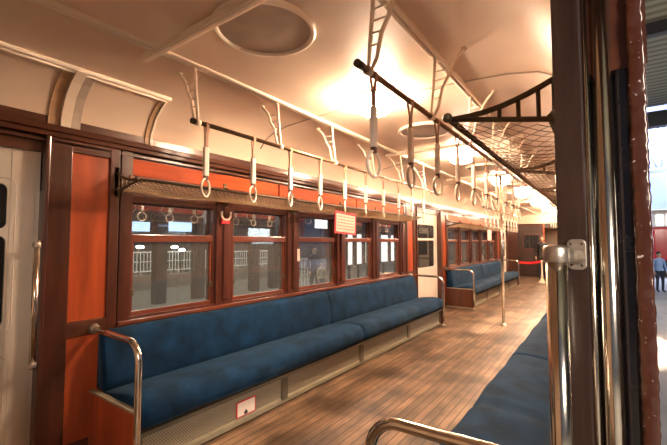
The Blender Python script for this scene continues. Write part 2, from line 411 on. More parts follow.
# ------------------------------------------------------------------ side walls
WIN0, PITCH, WW = 1.32, .888, .71
ZS, ZT, ZTOP = .82, 1.33, 1.58
wn = [1]; dn = [1]; MUT = []
def wbox(b, side, xa, xb, y0, y1, z0, z1): b.box(mx(xa, side), mx(xb, side), y0, y1, z0, z1)
doors_y = [(-.34, .81), (6.22, 7.36), (12.79, 13.93)]
def side_wall(side):
    nm = 'wall_left' if side < 0 else 'wall_right'
    XO = XL - .12
    b = MB()
    spans = [(.81, 6.22), (7.36, 12.79), (13.93, Y1)]
    wbox(b, side, XO, XL, Y0, Y1, 1.925, 1.99)            # plate under the cornice
    if side < 0: wbox(b, side, XO, XL, Y0, Y1, 1.99, 2.4)
    else: wbox(b, side, XO, XL - .02, Y0, Y1, 1.99, 2.4)
    for y0, y1 in spans: wbox(b, side, XO, XL - .015, y0, y1, 1.60, 1.925)
    for i, (y0, y1) in enumerate(doors_y):
        if side < 0 or i > 0: wbox(b, side, XO, XL - .02, y0, y1, 1.83, 1.925)
    for y0, y1 in spans:
        wbox(b, side, XO, XL - .01, y0 + .03, y1 - .03, 0, .745)
    wbox(b, side, XO, XL, Y0, -.34, 0, 1.7)
    w = b.build(nm, M['dark_long']); tag(w, kind='structure')
    # cornice mouldings
    b = MB()
    wbox(b, side, XL - .03, XL + .035, Y0, Y1, 1.955, 1.995); wbox(b, side, XL - .03, XL + .022, Y0, Y1, 1.925, 1.957)
    b.build('cornice', M['cornice'], w, bevel=.006)
    b = MB(); wbox(b, side, XL - .02, XL + .012, Y0, Y1, 1.893, 1.905); b.build('moulding', M['dark_long'], w)
    for k, (y0, y1) in enumerate(spans):
        oy = PER * k
        last = k == 2
        # frieze above the windows
        if not last:
            ya, yb = 1.30 + oy, 5.74 + oy
            n = 3
            for i in range(n):
                a = ya + (yb - ya) * i / n; c = ya + (yb - ya) * (i + 1) / n
                bb = MB(); wbox(bb, side, XL - .02, XL + .002, a + .012, c - .012, 1.765, 1.88); bb.build('frieze_panel', M['orange_long'], w, bevel=.004)
            bb = MB(); wbox(bb, side, XL - .02, XL + .014, ya, yb, 1.742, 1.762); bb.build('moulding', M['red_long'], w, bevel=.003)
            # pillars
            for (a, c, xo) in ((.81, .835, .03), (.835, .955, .012), (1.172, 1.235, .014), (1.245, 1.325, .006)):
                for j, (p, q) in enumerate(((a, c), (7.03 - c, 7.03 - a))):
                    if side > 0 and k == 0 and j == 0 and a < .9: continue
                    bb = MB(); wbox(bb, side, XO + .01, XL + xo, p + oy, q + oy, 0, 1.925); bb.build('pillar', M['dark_wood'], w, bevel=.006)
            for i in range(5):
                p = WIN0 + PITCH * i + WW; q = WIN0 + PITCH * (i + 1)
                if i == 4: q = 5.72
                bb = MB(); wbox(bb, side, XO + .01, XL + .008, p + oy, q + oy, .745, 1.76)
                wbox(bb, side, XO + .01, XL + .028, (p + q) / 2 - .028 + oy, (p + q) / 2 + .028 + oy, .82, 1.60)
                bb.build('pillar', M['dark_wood' if i % 2 else 'red_wood'], w, bevel=.006)
            for (p, q) in ((.955, 1.172), (7.03 - 1.172, 7.03 - .955)):
                bb = MB(); wbox(bb, side, XO + .02, XL + .0, p + oy, q + oy, .815, 1.852); bb.build('wood_panel', M['orange'], w, bevel=.004)
                bb = MB(); wbox(bb, side, XO + .02, XL + .0, p + oy, q + oy, .09, .722); bb.build('wood_panel', M['orange'], w, bevel=.004)
                bb = MB(); wbox(bb, side, XO + .02, XL + .012, p - .01 + oy, q + .01 + oy, .722, .815); wbox(bb, side, XO + .02, XL + .012, p - .01 + oy, q + .01 + oy, 1.852, 1.925)
                wbox(bb, side, XO + .02, XL + .012, p - .01 + oy, q + .01 + oy, 0, .09)
                bb.build('panel_rail', M['dark_long'], w, bevel=.005)
            bb = MB(); wbox(bb, side, XO, XL + .035, 1.24 + oy, 5.80 + oy, .748, .775); wbox(bb, side, XO, XL + .012, 1.24 + oy, 5.80 + oy, .70, .75)
            bb.build('window_sill', M['red_long'], w, bevel=.006)
            for i in range(5):
                a = WIN0 + PITCH * i + oy; c = a + WW
                bb = MB()
                wbox(bb, side, XO + .02, XL - .02, a - .01, a + .022, .775, 1.62); wbox(bb, side, XO + .02, XL - .02, c - .022, c + .01, .775, 1.62)
                wbox(bb, side, XO + .02, XL - .012, a, c, ZTOP, 1.64); wbox(bb, side, XO + .02, XL - .0, a, c, .775, ZS - .03)
                wf = bb.build('window_%d' % wn[0], M['red_wood'], bevel=.004); tag(wf, kind='structure'); wn[0] += 1
                bb = MB(); x0, x1 = XL - .06, XL - .03
                wbox(bb, side, x0, x1, a + .02, c - .02, ZS - .032, ZS + .0); wbox(bb, side, x0, x1 + .012, a + .02, c - .02, 1.302, 1.355)
                wbox(bb, side, x0, x1, a + .02, a + .04, ZS, 1.31); wbox(bb, side, x0, x1, c - .04, c - .02, ZS, 1.31)
                sl = bb.build('lower_sash', M['red_long'], wf, bevel=.004)
                bb = MB(); wbox(bb, side, x0 + .012, x0 + .016, a + .035, c - .035, ZS - .005, 1.31); bb.build('pane', M['glass_low'], sl)
                bb = MB(); x0 = XL - .10; x1 = XL - .07
                wbox(bb, side, x0, x1, a + .02, a + .045, 1.31, ZTOP + .01); wbox(bb, side, x0, x1, c - .045, c - .02, 1.31, ZTOP + .01); wbox(bb, side, x0, x1, a + .02, c - .02, ZTOP - .012, ZTOP + .03)
                wbox(bb, side, x0, x1, a + .02, c - .02, 1.31, 1.35)
                su = bb.build('upper_sash', M['dark_wood'], wf, bevel=.004)
                bb = MB(); wbox(bb, side, x0 + .012, x0 + .016, a + .035, c - .035, 1.33, ZTOP); bb.build('pane', M['glass'], su)
                for yy in (a + .03, c - .03):     # sash catches
                    bb = MB(); wbox(bb, side, XL - .035, XL - .018, yy - .012, yy + .012, .93, .975); bb.build('catch', M['iron'], sl, bevel=.003)
        else:
            bb = MB(); wbox(bb, side, XO + .01, XL + .01, 13.93, Y1, .745, 1.925); bb.build('wood_panel', M['dark_wood'], w)
    # sliding doors
    for k, (y0, y1) in enumerate(doors_y):
        if side > 0 and k < 2: continue          # the near door the photo is taken through and the next one stand open
        x = mx(XL - .065, side)
        up = rrect(y0 + .18, y1 - .145, 1.375, 1.625, .035); lo = rrect(y0 + .18, y1 - .145, .835, 1.335, .035)
        leaf = plate_holes('door_%d' % dn[0], [(y0, .0), (y1, .0), (y1, 1.83), (y0, 1.83)], [up, lo], x, .035, M['door_white']); tag(leaf, kind='structure'); dn[0] += 1
        for i, (za, zb) in enumerate(((1.36, 1.64), (.82, 1.35))):
            bb = MB(); bb.box(x - .004, x + .004, y0 + .165, y1 - .13, za, zb); bb.build('pane', M['door_glass'], leaf)
        s_ = 1 if side < 0 else -1
        bb = MB()
        for (za, zb, yo) in ((.80, 1.66, .035), (.12, .68, .035)):
            P = rrect(y0 + .18 - yo, y1 - .145 + yo, za, zb, .05)
            bb.tube([(x + s_ * .018, p[0], p[1]) for p in P], .005, 6, closed=True)
        bb.build('raised_bead', M['door_white'], leaf)
        bb = MB(); bb.box(x + s_ * .017, x + s_ * .021, y1 - .135, y1 - .02, .0, 1.82); bb.build('edge_plate', M['door_white'], leaf, bevel=.002)
    return w
wl = side_wall(-1)
wr = side_wall(1)
# back and end walls
b = MB(); b.box(XL - .12, .07, Y0 - .05, Y0, 0, 2.42); tag(b.build('wall_back', M['cream']), kind='structure')
b = MB()
b.box(XL - .1, -1.76, Y1, Y1 + .06, 0, 2.0); b.box(-.94, XR + .1, Y1, Y1 + .06, 0, 2.0); b.box(-1.76, -.94, Y1, Y1 + .06, 1.84, 2.0)
ef = b.build('wall_end', M['bulkhead']); tag(ef, kind='structure')
b = MB(); b.box(XL - .1, XR + .1, Y1 + .001, Y1 + .05, 2.0, 2.45); b.build('upper_panel', M['cream'], ef)
b = MB(); b.box(-2.5, -1.9, Y1 - .03, Y1, 1.02, 1.62); b.build('window_frame', M['dark_wood'], ef, bevel=.006)
b = MB(); b.box(-2.45, -1.95, Y1 - .034, Y1 - .028, 1.07, 1.57); b.build('pane', M['door_glass'], ef)
b = MB(); b.box(-2.6, -1.80, Y1 - .04, Y1, 1.93, 2.0); b.build('cornice', M['cornice'], ef, bevel=.006)
b = MB(); b.box(-1.80, -1.76, Y1 - .03, Y1 + .07, 0, 2.0); b.box(-.94, -.90, Y1 - .03, Y1 + .07, 0, 2.0); b.build('door_frame', M['orange'], ef)
b = MB(); b.box(XL, XR, Y1 + .06, Y1 + 2.4, -.08, 0); b.box(XL, XR, Y1 + 2.4, Y1 + 2.45, 0, 2.4); b.box(XL - .05, XL, Y1 + .06, Y1 + 2.4, 0, 2.4); b.box(XR, XR + .05, Y1 + .06, Y1 + 2.4, 0, 2.4); b.box(XL, XR, Y1 + .06, Y1 + 2.4, 2.38, 2.42)
tag(b.build('wall_cab', M['cream']), kind='structure')

# ------------------------------------------------------------------ near right door jamb, the dark post beside the camera
JY = .80
b = MB(); b.box(-.068, -.0205, JY, JY + .17, 0, 2.0)
jm = b.build('trim_60', M['jamb'], bevel=.005, seg=3); tag(jm, 'dark umber door jamb beside the doorway', kind='structure')
b = MB(); b.tube([(-.0165, JY + .004, 0), (-.0165, JY + .004, 2.0)], .0045, 8); b.build('edge_bead', M['chrome'], jm)
b = MB(); b.box(-.021, .068, JY + .045, JY + .17, 0, 2.0); b.build('pocket', M['black_gloss'], jm)
b = MB(); b.box(.025, .046, JY + .012, JY + .05, 0, 2.0); b.build('door_edge', M['black_gloss'], jm, bevel=.006, seg=3)
b = MB(); b.box(.043, .066, JY - .004, JY + .17, 0, 2.0)
bmesh.ops.subdivide_edges(b.bm, edges=[e for e in b.bm.edges if abs(e.verts[0].co.z - e.verts[1].co.z) > 1], cuts=220, use_grid_fill=True)
for v in b.bm.verts:
    if v.co.y < JY + .02:
        v.co.x += random.uniform(-.0011, .0011); v.co.y += random.uniform(-.0016, .0016)
b.build('outer_post', M['chips_glints'], jm, bevel=.004, smooth=True)
b = MB(); b.tube([(.0065, JY + .014, .0), (.0065, JY + .014, 1.0), (.0065, JY + .014, 2.0)], .0155, 24)
t = b.build('door_pole', M['chrome']); tag(t, 'tall polished vertical pole in the dark door pocket at right', 'pole')

# grab rails of the two doorways
def grab_rail(x, y, z0, z1, dx, dy, label, plate_x):
    t = thing('grab_rail', (x, y, z0), label, 'grab rail')
    b = MB(); b.tube([(x, y, z0), (x, y, z1 - .008)], .0165, 20); b.build('bar', M['chrome'], t)
    for zz in (z1, z0 + .02):
        b = MB(); b.lathe([(0, -.0155), (.0185, -.0155), (.0198, -.013), (.0198, .009), (.0175, .0125), (.009, .014), (0, .014)], (x, y, zz), 24)
        br = b.build('clamp', M['dull_metal'], t)
        b = MB(); b.tube([(x, y, zz - .006), (x + dx * .5, y + dy * .45, zz - .005), (plate_x, JY - .004, zz - .008)], [.017, .0125, .013], 14); b.build('arm', M['dull_metal'], br)
        s_ = 1
        P = rrect(plate_x - .0145, plate_x + .0145, zz - .030, zz + .024, .009)
        b = MB(); n = len(P)
        b._new([(p[0], JY - .005, p[1]) for p in P] + [(p[0], JY, p[1]) for p in P], [tuple(range(n)), tuple(reversed(range(n, 2 * n)))] + [(i, i + n, (i + 1) % n + n, (i + 1) % n) for i in range(n)])
        pl = b.build('plate', M['dull_metal'], t, bevel=.0015)
        for sx_ in (-.008, .008):
            for sz in (-.022, .016):
                b = MB(); b.ball((plate_x + sx_, JY - .006, zz + sz), .0022, (1, .6, 1), 8); b.build('screw', M['iron'], pl)
    return t
grab_rail(-.0655, .745, .60, 1.2815, .03, .045, 'polished vertical grab rail clamped to the dark jamb at right', -.0385)
grab_rail(-2.60, .778, .60, 1.288, -.03, .02, 'tall slim grab rail in front of the white door at left', -2.632)

# ------------------------------------------------------------------ benches
def cushion(prof, y0, y1, mat, name, parent, side, ny=40, crease=(), amp=.004):
    """closed profile in XZ (left-side coordinates) swept along Y, soft ends and shallow creases"""
    b = MB(); rings = []
    cxp = sum(p[0] for p in prof) / len(prof); czp = sum(p[1] for p in prof) / len(prof)
    ph = random.random() * 6
    ys = [y0, y0 + .006, y0 + .02, y0 + .045] + [y0 + .045 + (y1 - y0 - .09) * i / ny for i in range(1, ny)] + [y1 - .045, y1 - .02, y1 - .006, y1]
    for y in ys:
        e = min(y - y0, y1 - y)
        k = 1 - .13 * max(0, 1 - e / .045) ** 2.2
        d = sum(math.exp(-((y - c) / .035) ** 2) for c in crease) * .022
        ring = []
        for (x, z) in prof:
            xx = cxp + (x - cxp) * k; zz = czp + (z - czp) * k
            w = amp * (math.sin(y * 7 + ph + x * 9) + math.sin(y * 17 + ph * 2 + z * 11) * .5)
            dx, dz = x - cxp, z - czp; L = math.hypot(dx, dz) + 1e-6
            ring.append(b.bm.verts.new((mx(xx + dx / L * (w - d), side), y, zz + dz / L * (w - d))))
        rings.append(ring)
    n = len(prof)
    for a, c in zip(rings, rings[1:]):
        for i in range(n): b.bm.faces.new((a[i], a[(i + 1) % n], c[(i + 1) % n], c[i]))
    b.bm.faces.new(rings[0]); b.bm.faces.new(list(reversed(rings[-1])))
    return b.build(name, mat, parent, smooth=True)
seat_prof = [(-2.54, .30), (-2.30, .275), (-2.12, .265), (-2.085, .272), (-2.068, .295), (-2.062, .33), (-2.066, .37), (-2.085, .405), (-2.12, .428), (-2.20, .436), (-2.30, .428), (-2.40, .412), (-2.50, .395), (-2.56, .385)]
back_prof = [(-2.64, .36), (-2.54, .36), (-2.505, .385), (-2.498, .43), (-2.505, .52), (-2.52, .62), (-2.535, .69), (-2.55, .725), (-2.575, .742), (-2.60, .745), (-2.635, .74)]

def bench(side, oy, label, crease=(), split=3.48, sticker=False):
    t = thing('bench', (mx(-2.3, side), 1.1 + oy, 0), label, 'bench', 'long blue benches along the carriage walls')
    for i, (a, c) in enumerate(((1.125, split - .004), (split + .004, 5.90))):
        cushion(seat_prof, a + oy, c + oy, M['velvet'], 'seat_cushion', t, side, crease=[q + oy for q in crease if a < q < c])
        cushion(back_prof, a + oy, c + oy, M['velvet'], 'back_cushion', t, side, amp=.003)
    # seat frame and heater cover below the seat
    b = MB(); wbox(b, side, -2.63, -2.15, 1.11 + oy, 5.91 + oy, .235, .272); b.build('seat_frame', M['dark_long'], t)
    b = MB(); wbox(b, side, -2.125, -2.09, 1.12 + oy, 5.90 + oy, .228, .252); b.build('front_rail', M['grille_frame'], t, bevel=.004)
    b = MB(); wbox(b, side, -2.16, -2.125, 1.12 + oy, 5.90 + oy, .012, .052); b.build('kick_rail', M['cream_metal'], t, bevel=.005)
    n = 4; w_ = (5.90 - 1.12) / n
    for i in range(n):
        a = 1.12 + w_ * i + oy
        b = MB(); wbox(b, side, -2.145, -2.135, a + .028, a + w_ - .028, .05, .232); g = b.build('heater_grille', M['grille'], t)
        b = MB()
        for (p, q, r, s_) in ((a + .03, a + w_ - .03, .05, .058), (a + .03, a + w_ - .03, .216, .224)): wbox(b, side, -2.136, -2.130, p, q, r, s_)
        for yy in (a + .03, a + w_ - .038): wbox(b, side, -2.136, -2.130, yy, yy + .008, .05, .224)
        b.build('grille_border', M['cream_metal'], g)
    for i in range(n + 1):
        y = 1.12 + w_ * i + oy
        b = MB(); wbox(b, side, -2.15, -2.118, max(y - .035, 1.12 + oy), min(y + .035, 5.90 + oy), .04, .24); b.build('divider', M['grille_frame'], t, bevel=.004)
    if sticker:
        b = MB(); wbox(b, side, -2.133, -2.128, 1.825 + oy, 2.005 + oy, .062, .172); st = b.build('warning_sticker', M['red_print'], t)
        b = MB(); wbox(b, side, -2.129, -2.1265, 1.835 + oy, 1.995 + oy, .070, .164); b.build('paper', M['paper'], st)
        b = MB(); wbox(b, side, -2.127, -2.125, 1.895 + oy, 1.925 + oy, .073, .093); wbox(b, side, -2.127, -2.125, 1.905 + oy, 1.915 + oy, .09, .104); b.build('printed_mark', M['dark_void'], st)
    # end panels, metal cap and bent tubular arm rails
    for (y, s_) in ((1.10 if side < 0 else 1.075, -1), (5.925, 1)):
        yy = y + oy
        b = MB(); wbox(b, side, -2.63, -2.095, yy - .014, yy + .014, .02, .372); pn = b.build('end_panel', M['orange' if s_ < 0 and oy == 0 else 'dark_wood'], t, bevel=.004)
        b = MB(); wbox(b, side, -2.63, -2.09, yy - .018, yy + .018, .370, .384); b.build('metal_cap', M['cream_metal'], pn, bevel=.004)
        b = MB(); wbox(b, side, -2.63, -2.09, yy - .018, yy + .018, .0, .022); b.build('foot_strip', M['cream_metal'], pn, bevel=.004)
        pts = [(-2.64, .757), (-2.40, .754), (-2.22, .750)]
        for i in range(7):
            a = PI / 2 * i / 6
            pts.append((-2.185 + .105 * math.sin(a), .645 + .105 * math.cos(a)))
        pts += [(-2.08, .45), (-2.08, .2), (-2.08, 0)]
        b = MB(); b.tube([(mx(x, side), yy, z) for x, z in pts], .0185, 16); ar = b.build('arm_rail', M['chrome'], t)
        b = MB(); b.tube([(mx(-2.645, side), yy, .757), (mx(-2.60, side), yy, .757)], [.034, .026], 16); b.build('flange', M['dull_metal'], ar)
        b = MB(); b.lathe([(.034, 0), (.034, .006), (.022, .018), (0, .018)], (mx(-2.08, side), yy, 0), 18); b.build('foot_flange', M['dull_metal'], ar)
    return t
bench(-1, 0, 'long blue velvet bench under the near left windows with a stickered heater grille', sticker=True)
bench(-1, PER, 'blue velvet bench against the far left wall beyond the white door')
bench(1, 0, 'blue velvet bench at right, nearest the camera behind the dark jamb', crease=(1.62, 2.2), split=3.3)
bench(1, PER, 'blue velvet bench along the far right wall beyond the open door')

# ------------------------------------------------------------------ luggage racks
def rack(side, oy, label):
    t = thing('luggage_rack', (mx(-2.5, side), 1.08 + oy, 1.6), label, 'luggage rack', 'net luggage racks above the benches')
    ya, yb = (1.12 if side > 0 else 1.215) + oy, 5.72 + oy
    xf, xb = -2.335, -2.60
    zf = 1.668 if side > 0 else 1.692
    zb = zf - .047
    b = MB(); b.tube([(mx(xf, side), ya - .02, zf), (mx(xf, side), yb + .02, zf)], .0095, 10); fr = b.build('front_rail', M['iron'], t)
    for ye in (ya - .022, yb + .022):
        b = MB(); b.ball((mx(xf, side), ye, zf), .0145); b.build('end_knob', M['iron'], fr)
    b = MB(); b.tube([(mx(xb, side), ya - .02, zb), (mx(xb, side), yb + .02, zb)], .009, 8); rr = b.build('rear_rail', M['iron'], t)
    xw = XL + .012
    ys_ = [ya] + [y + oy for y in (2.11, 2.99, 3.88, 4.77)] + [yb]
    for y in ys_:
        b = MB()
        zu = lambda u: zf + .072 * max(0, u - .15) ** 1.9 / .85 ** 1.9
        zl = lambda u: zf - .055 * u
        X_ = lambda u: mx(xf + (xw - xf) * u, side)
        b.tube([(X_(k / 10), y, zu(k / 10)) for k in range(11)], .0085, 8)
        b.tube([(X_(k / 4), y, zl(k / 4)) for k in range(5)], .0078, 8)
        for u in (.46, .62, .78, .9): b.tube([(X_(u), y, zu(u)), (X_(u), y, zl(u))], .006, 6)
        b.ball((mx(xb - .012, side), y - .004, zb + .004), .0185 if side > 0 else .0155)
        b.box(mx(XL + .002, side), mx(XL + .014, side), y - .015, y + .015, zb - .045, zf + .11)
        b.tube([(mx(XL + .012, side), y, zb - .035), (mx(XL + .035, side), y, zb - .03), (mx(xb + .005, side), y, zb)], .006, 6)
        b.build('bracket', M['iron'], t)
    # net: two families of diagonal cords sagging between the rails
    b = MB(); cell = .058 if side > 0 else .036; W = xb - xf
    def P(s, v):    # s along y, v 0..1 across
        e = min(1, (s - ya) / .25, (yb - s) / .25)
        sag = .030 * max(0, e) * math.sin(PI * v) * (1 + .25 * math.sin(s * 5.1))
        return (mx(xf + W * v, side), s, zf + (zb - zf) * v - sag - .006)
    L = yb - ya
    nst = int(L / cell)
    for d in (1, -1):
        for i in range(-9, nst + 9):
            s0 = ya + i * cell
            pts = []
            for k in range(9):
                v = k / 8; s = s0 + d * v * abs(W) * 1.15
                if ya <= s <= yb: pts.append(P(s, v))
            if len(pts) > 1: b.tube(pts, .00115 if side > 0 else .0032, 4, caps=False)
    b.build('net', M['net_backlit' if side > 0 else 'net'], t)
    return t
rack(-1, 0, 'netted luggage rack above the near left windows')
rack(1, 0, 'dark netted luggage rack at top right beside the jamb')
rack(-1, PER, 'netted luggage rack above the far left windows')
rack(1, PER, 'netted luggage rack above the far right bench')

# ------------------------------------------------------------------ strap rails
def strap_rail(x, sgn, oy, ya, yb, label):
    """sgn -1: stay leans to the window side, +1: to the rack side"""
    t = thing('strap_rail', (x, ya, 2.0), label, 'strap rail', 'strap rails hung from the ceiling')
    b = MB(); b.tube([(x, ya, 2.0), (x, yb, 2.0)], .0135, 12); r = b.build('rail', M['rod'], t)
    for ye in (ya, yb):
        b = MB(); b.tube([(x, ye - .02, 2.0), (x, ye + .03, 2.0)], .0165, 12); b.build('end_cap', M['rod_tip'], r)
    y = 1.32 + oy
    xt = -1.945 if x < CX else -.735
    k = 0
    while y < yb - .02:
        b = MB()
        zt = ceil_z(xt) - .01
        def bar(pts, w, h): b.tube(pts, w, 6)
        dx = .155 * sgn
        ins = [(xt, zt), (xt + (x - xt) * .3, zt - .12), (x + .004 * sgn, 2.06), (x, 2.012)]
        zo = ceil_z(xt + dx) - .006
        out = [(xt + q * sgn, zo + dz) for q, dz in ((.155, 0), (.148, -.012), (.128, -.03), (.104, -.055), (.082, -.092), (.068, -.135))] + [(x + q * sgn, z) for q, z in ((.062, 2.145), (.050, 2.09), (.040, 2.045), (.020, 2.008), (-.004, 1.988))]
        b.tube([(a, y, z) for a, z in ins], .009, 8); b.tube([(a, y, z) for a, z in out], .009, 8)
        for zz in (2.25, 2.20, 2.15, 2.10):
            def xat(P, z):
                for (a, za), (c, zc) in zip(P, P[1:]):
                    if zc <= z <= za: return a + (c - a) * (za - z) / (za - zc + 1e-9)
                return P[-1][0]
            b.tube([(xat(ins, zz), y, zz), (xat(out, zz), y, zz)], .0045, 6)
        b.lathe([(.017, 0), (.017, .01), (.009, .016)], (xt + dx, y, zo - .006), 12)
        b.tube([(x, y - .016, 2.0), (x, y + .016, 2.0)], .019, 12)
        b.build('bracket', M['cream_trim'], t)
        y += .70; k += 1
    return t
strap_rail(-1.91, -1, 0, 1.30, 5.15, 'near brown strap rail on the window side, hung on white ladder brackets')
strap_rail(-.762, 1, 0, 1.25, 5.15, 'near brown strap rail beside the right luggage rack')
strap_rail(-1.91, -1, PER, 1.28 + PER, 5.15 + PER, 'far strap rail on the window side beyond the pole')
strap_rail(-.762, 1, PER, 1.28 + PER, 5.15 + PER, 'far strap rail on the rack side beyond the pole')

def make_strap(x, y, rot, label, group, long_=0.0):
    t = thing('hand_strap', (x, y, 2.0), label, 'hand strap', group)
    b = MB()
    for s_ in (-1, 1):
        for o_ in (0, .004):
            b.strip([(x + s_ * (.0135 + o_), y - .010, 2.0), (x + s_ * (.007 + o_), y - .010, 1.962), (x + s_ * (.002 + o_), y - .010, 1.925), (x + s_ * (.002 + o_), y - .010, 1.84)], [(x + s_ * (.0135 + o_), y + .010, 2.0), (x + s_ * (.007 + o_), y + .010, 1.962), (x + s_ * (.002 + o_), y + .010, 1.925), (x + s_ * (.002 + o_), y + .010, 1.84)])
        for e_ in (-.010, .010):
            b.strip([(x + s_ * .0135, y + e_, 2.0), (x + s_ * .007, y + e_, 1.962), (x + s_ * .002, y + e_, 1.925), (x + s_ * .002, y + e_, 1.84)], [(x + s_ * .0175, y + e_, 2.0), (x + s_ * .011, y + e_, 1.962), (x + s_ * .006, y + e_, 1.925), (x + s_ * .006, y + e_, 1.84)])
    arc = [(x + .0165 * math.cos(PI * i / 8) * 1.0, y, 2.0 + .0165 * math.sin(PI * i / 8)) for i in range(9)]
    b.strip([(p[0], p[1] - .010, p[2]) for p in arc], [(p[0], p[1] + .010, p[2]) for p in arc])
    b.build('band', M['band'], t)
    b = MB(); b.box(x - .011, x + .011, y - .0165, y + .0165, 1.692, 1.865); b.build('sleeve', M['sleeve'], t, bevel=.005)
    b = MB(); b.box(x - .0095, x + .0095, y - .012, y + .012, 1.668, 1.694); b.build('keeper', M['buckle'], t, bevel=.003)
    b = MB(); R = .0525; c, s = math.cos(rot), -math.sin(rot)
    b.tube([(x + s * R * math.cos(2 * PI * i / 28), y + c * R * math.cos(2 * PI * i / 28), 1.622 + R * math.sin(2 * PI * i / 28)) for i in range(28)], .0068, 8, closed=True)
    b.build('ring', M['ring'], t, smooth=True)
    return t
gl_, gr_ = 'hand straps on the window side', 'hand straps on the rack side'
a0 = None
ROT = [.5, .42, .5, .38, .55, .46, .4, .5, .44, .5]
for i in range(10):
    make_strap(-1.91, 1.382 + .373 * i, ROT[i], 'white hand strap with ring on the window side, %s from the near rail end' % ORD[i], gl_)
for i in range(10):
    make_strap(-.762, 1.362 + .373 * i, [.0, .1, -.08, .05, 0, .1, 0, .1, -.1, 0][i], 'white hand strap with ring beside the luggage rack, %s from the near rail end' % ORD[i], gr_)
p1 = make_strap(-1.91, 1.382 + PER, .45, 'white hand strap on the far window-side rail, first beyond the pole', 'far hand straps on the window side')
p2 = make_strap(-.762, 1.382 + PER, .05, 'white hand strap on the far rack-side rail, first beyond the pole', 'far hand straps on the rack side')
for i in range(1, 10):
    dup(p1, (0, .373 * i, 0), 'white hand strap on the far window-side rail, %s beyond the pole' % ORD[i])
    dup(p2, (0, .373 * i, 0), 'white hand strap on the far rack-side rail, %s beyond the pole' % ORD[i])

# ------------------------------------------------------------------ ceiling lamps and vents
def lamp(y, label):
    t = thing('ceiling_lamp', (CX, y, 2.37), label, 'lamp', 'opal ceiling lamps along the aisle')
    b = MB(); b.lathe([(0, 0), (.14, 0), (.145, -.012), (.13, -.022), (.09, -.026), (0, -.026)], (CX, y, 2.374), 28); b.build('base', M['cream_trim'], t)
    b = MB(); b.lathe([(.09, -.022), (.125, -.034), (.142, -.06), (.134, -.092), (.10, -.118), (.05, -.131), (0, -.134)], (CX, y, 2.372), 28); b.build('globe', M['lamp'], t)
    b = MB(); b.lathe([(.094, -.02), (.102, -.024), (.102, -.032), (.094, -.036)], (CX, y, 2.373), 28); b.build('collar', M['brass'], t)
    return t
for i in range(7):
    lamp(2.42 + 2.13 * i, ['glowing round ceiling lamp nearest the camera, between the strap rails', 'second glowing ceiling lamp from the camera, below the nearest rack corner'][i] if i < 2 else '%s glowing ceiling lamp along the aisle from the camera' % ORD[i])
def vent(y, label):
    t = thing('ceiling_vent', (CX, y, 2.37), label, 'vent', 'round ceiling vents')
    z = 2.366
    b = MB(); b.lathe([(.225, .01), (.255, .008), (.258, -.006), (.25, -.018), (.235, -.02), (.228, -.012), (.226, .0)], (CX, y, z), 48); b.build('rim', M['cream_trim'], t)
    b = MB(); b.lathe([(.228, -.006), (.15, -.012), (.05, -.016), (0, -.016)], (CX, y, z), 48); ds = b.build('disc', M['vent_grey'], t)
    return t
vent(1.31, 'round ceiling vent disc nearest the camera beside the ceiling bar')
vent(3.42, 'round grey ceiling vent between the first two lamps')
vent(5.6, 'round ceiling vent between the second and third lamps')
vent(7.72, 'round ceiling vent beyond the third lamp')

# ------------------------------------------------------------------ pole, barrier, notices
t = thing('stanchion_pole', (-1.30, 6.42, 0), 'upright steel pole standing in the aisle between floor and ceiling', 'pole')
b = MB(); b.tube([(-1.30, 6.42, 0), (-1.30, 6.42, 2.36)], .022, 18); b.build('tube', M['chrome'], t)
b = MB(); b.lathe([(.05, 0), (.05, .008), (.034, .03), (.024, .045), (0, .045)], (-1.30, 6.42, 0), 20); b.build('foot_flange', M['cream_metal'], t)
b = MB(); b.lathe([(.05, 0), (.05, -.008), (.03, -.03), (0, -.03)], (-1.30, 6.42, 2.372), 20); b.build('ceiling_flange', M['cream_metal'], t)

t = thing('barrier_post', (-1.62, 13.85, 0), 'cream barrier post holding the red belt at far end', 'barrier post')
b = MB(); b.lathe([(0, 0), (.13, 0), (.13, .015), (.10, .04), (.05, .10), (.034, .16), (0, .16)], (-1.62, 13.85, 0), 24); b.build('base', M['stanchion'], t)
b = MB(); b.lathe([(.03, .15), (.03, .19), (.045, .20), (.045, .225), (.026, .24), (.024, .64), (.034, .65), (.034, .70), (.02, .72), (0, .72)], (-1.62, 13.85, 0), 20); b.build('shaft', M['stanchion'], t)
b = MB()
A = Vector((-2.062, 12.53, .70)); B_ = Vector((-1.655, 13.80, .68))
pts = [A.lerp(B_, i / 10) - Vector((0, 0, .03 * math.sin(PI * i / 10))) for i in range(11)]
b.strip([(p.x, p.y, p.z - .035) for p in pts], [(p.x, p.y, p.z + .035) for p in pts]); b.strip([(p.x + .012, p.y, p.z - .035) for p in pts], [(p.x + .012, p.y, p.z + .035) for p in pts])
tag(b.build('barrier_belt', M['belt_red']), 'red belt stretched from the far bench arm to the barrier post', 'belt')

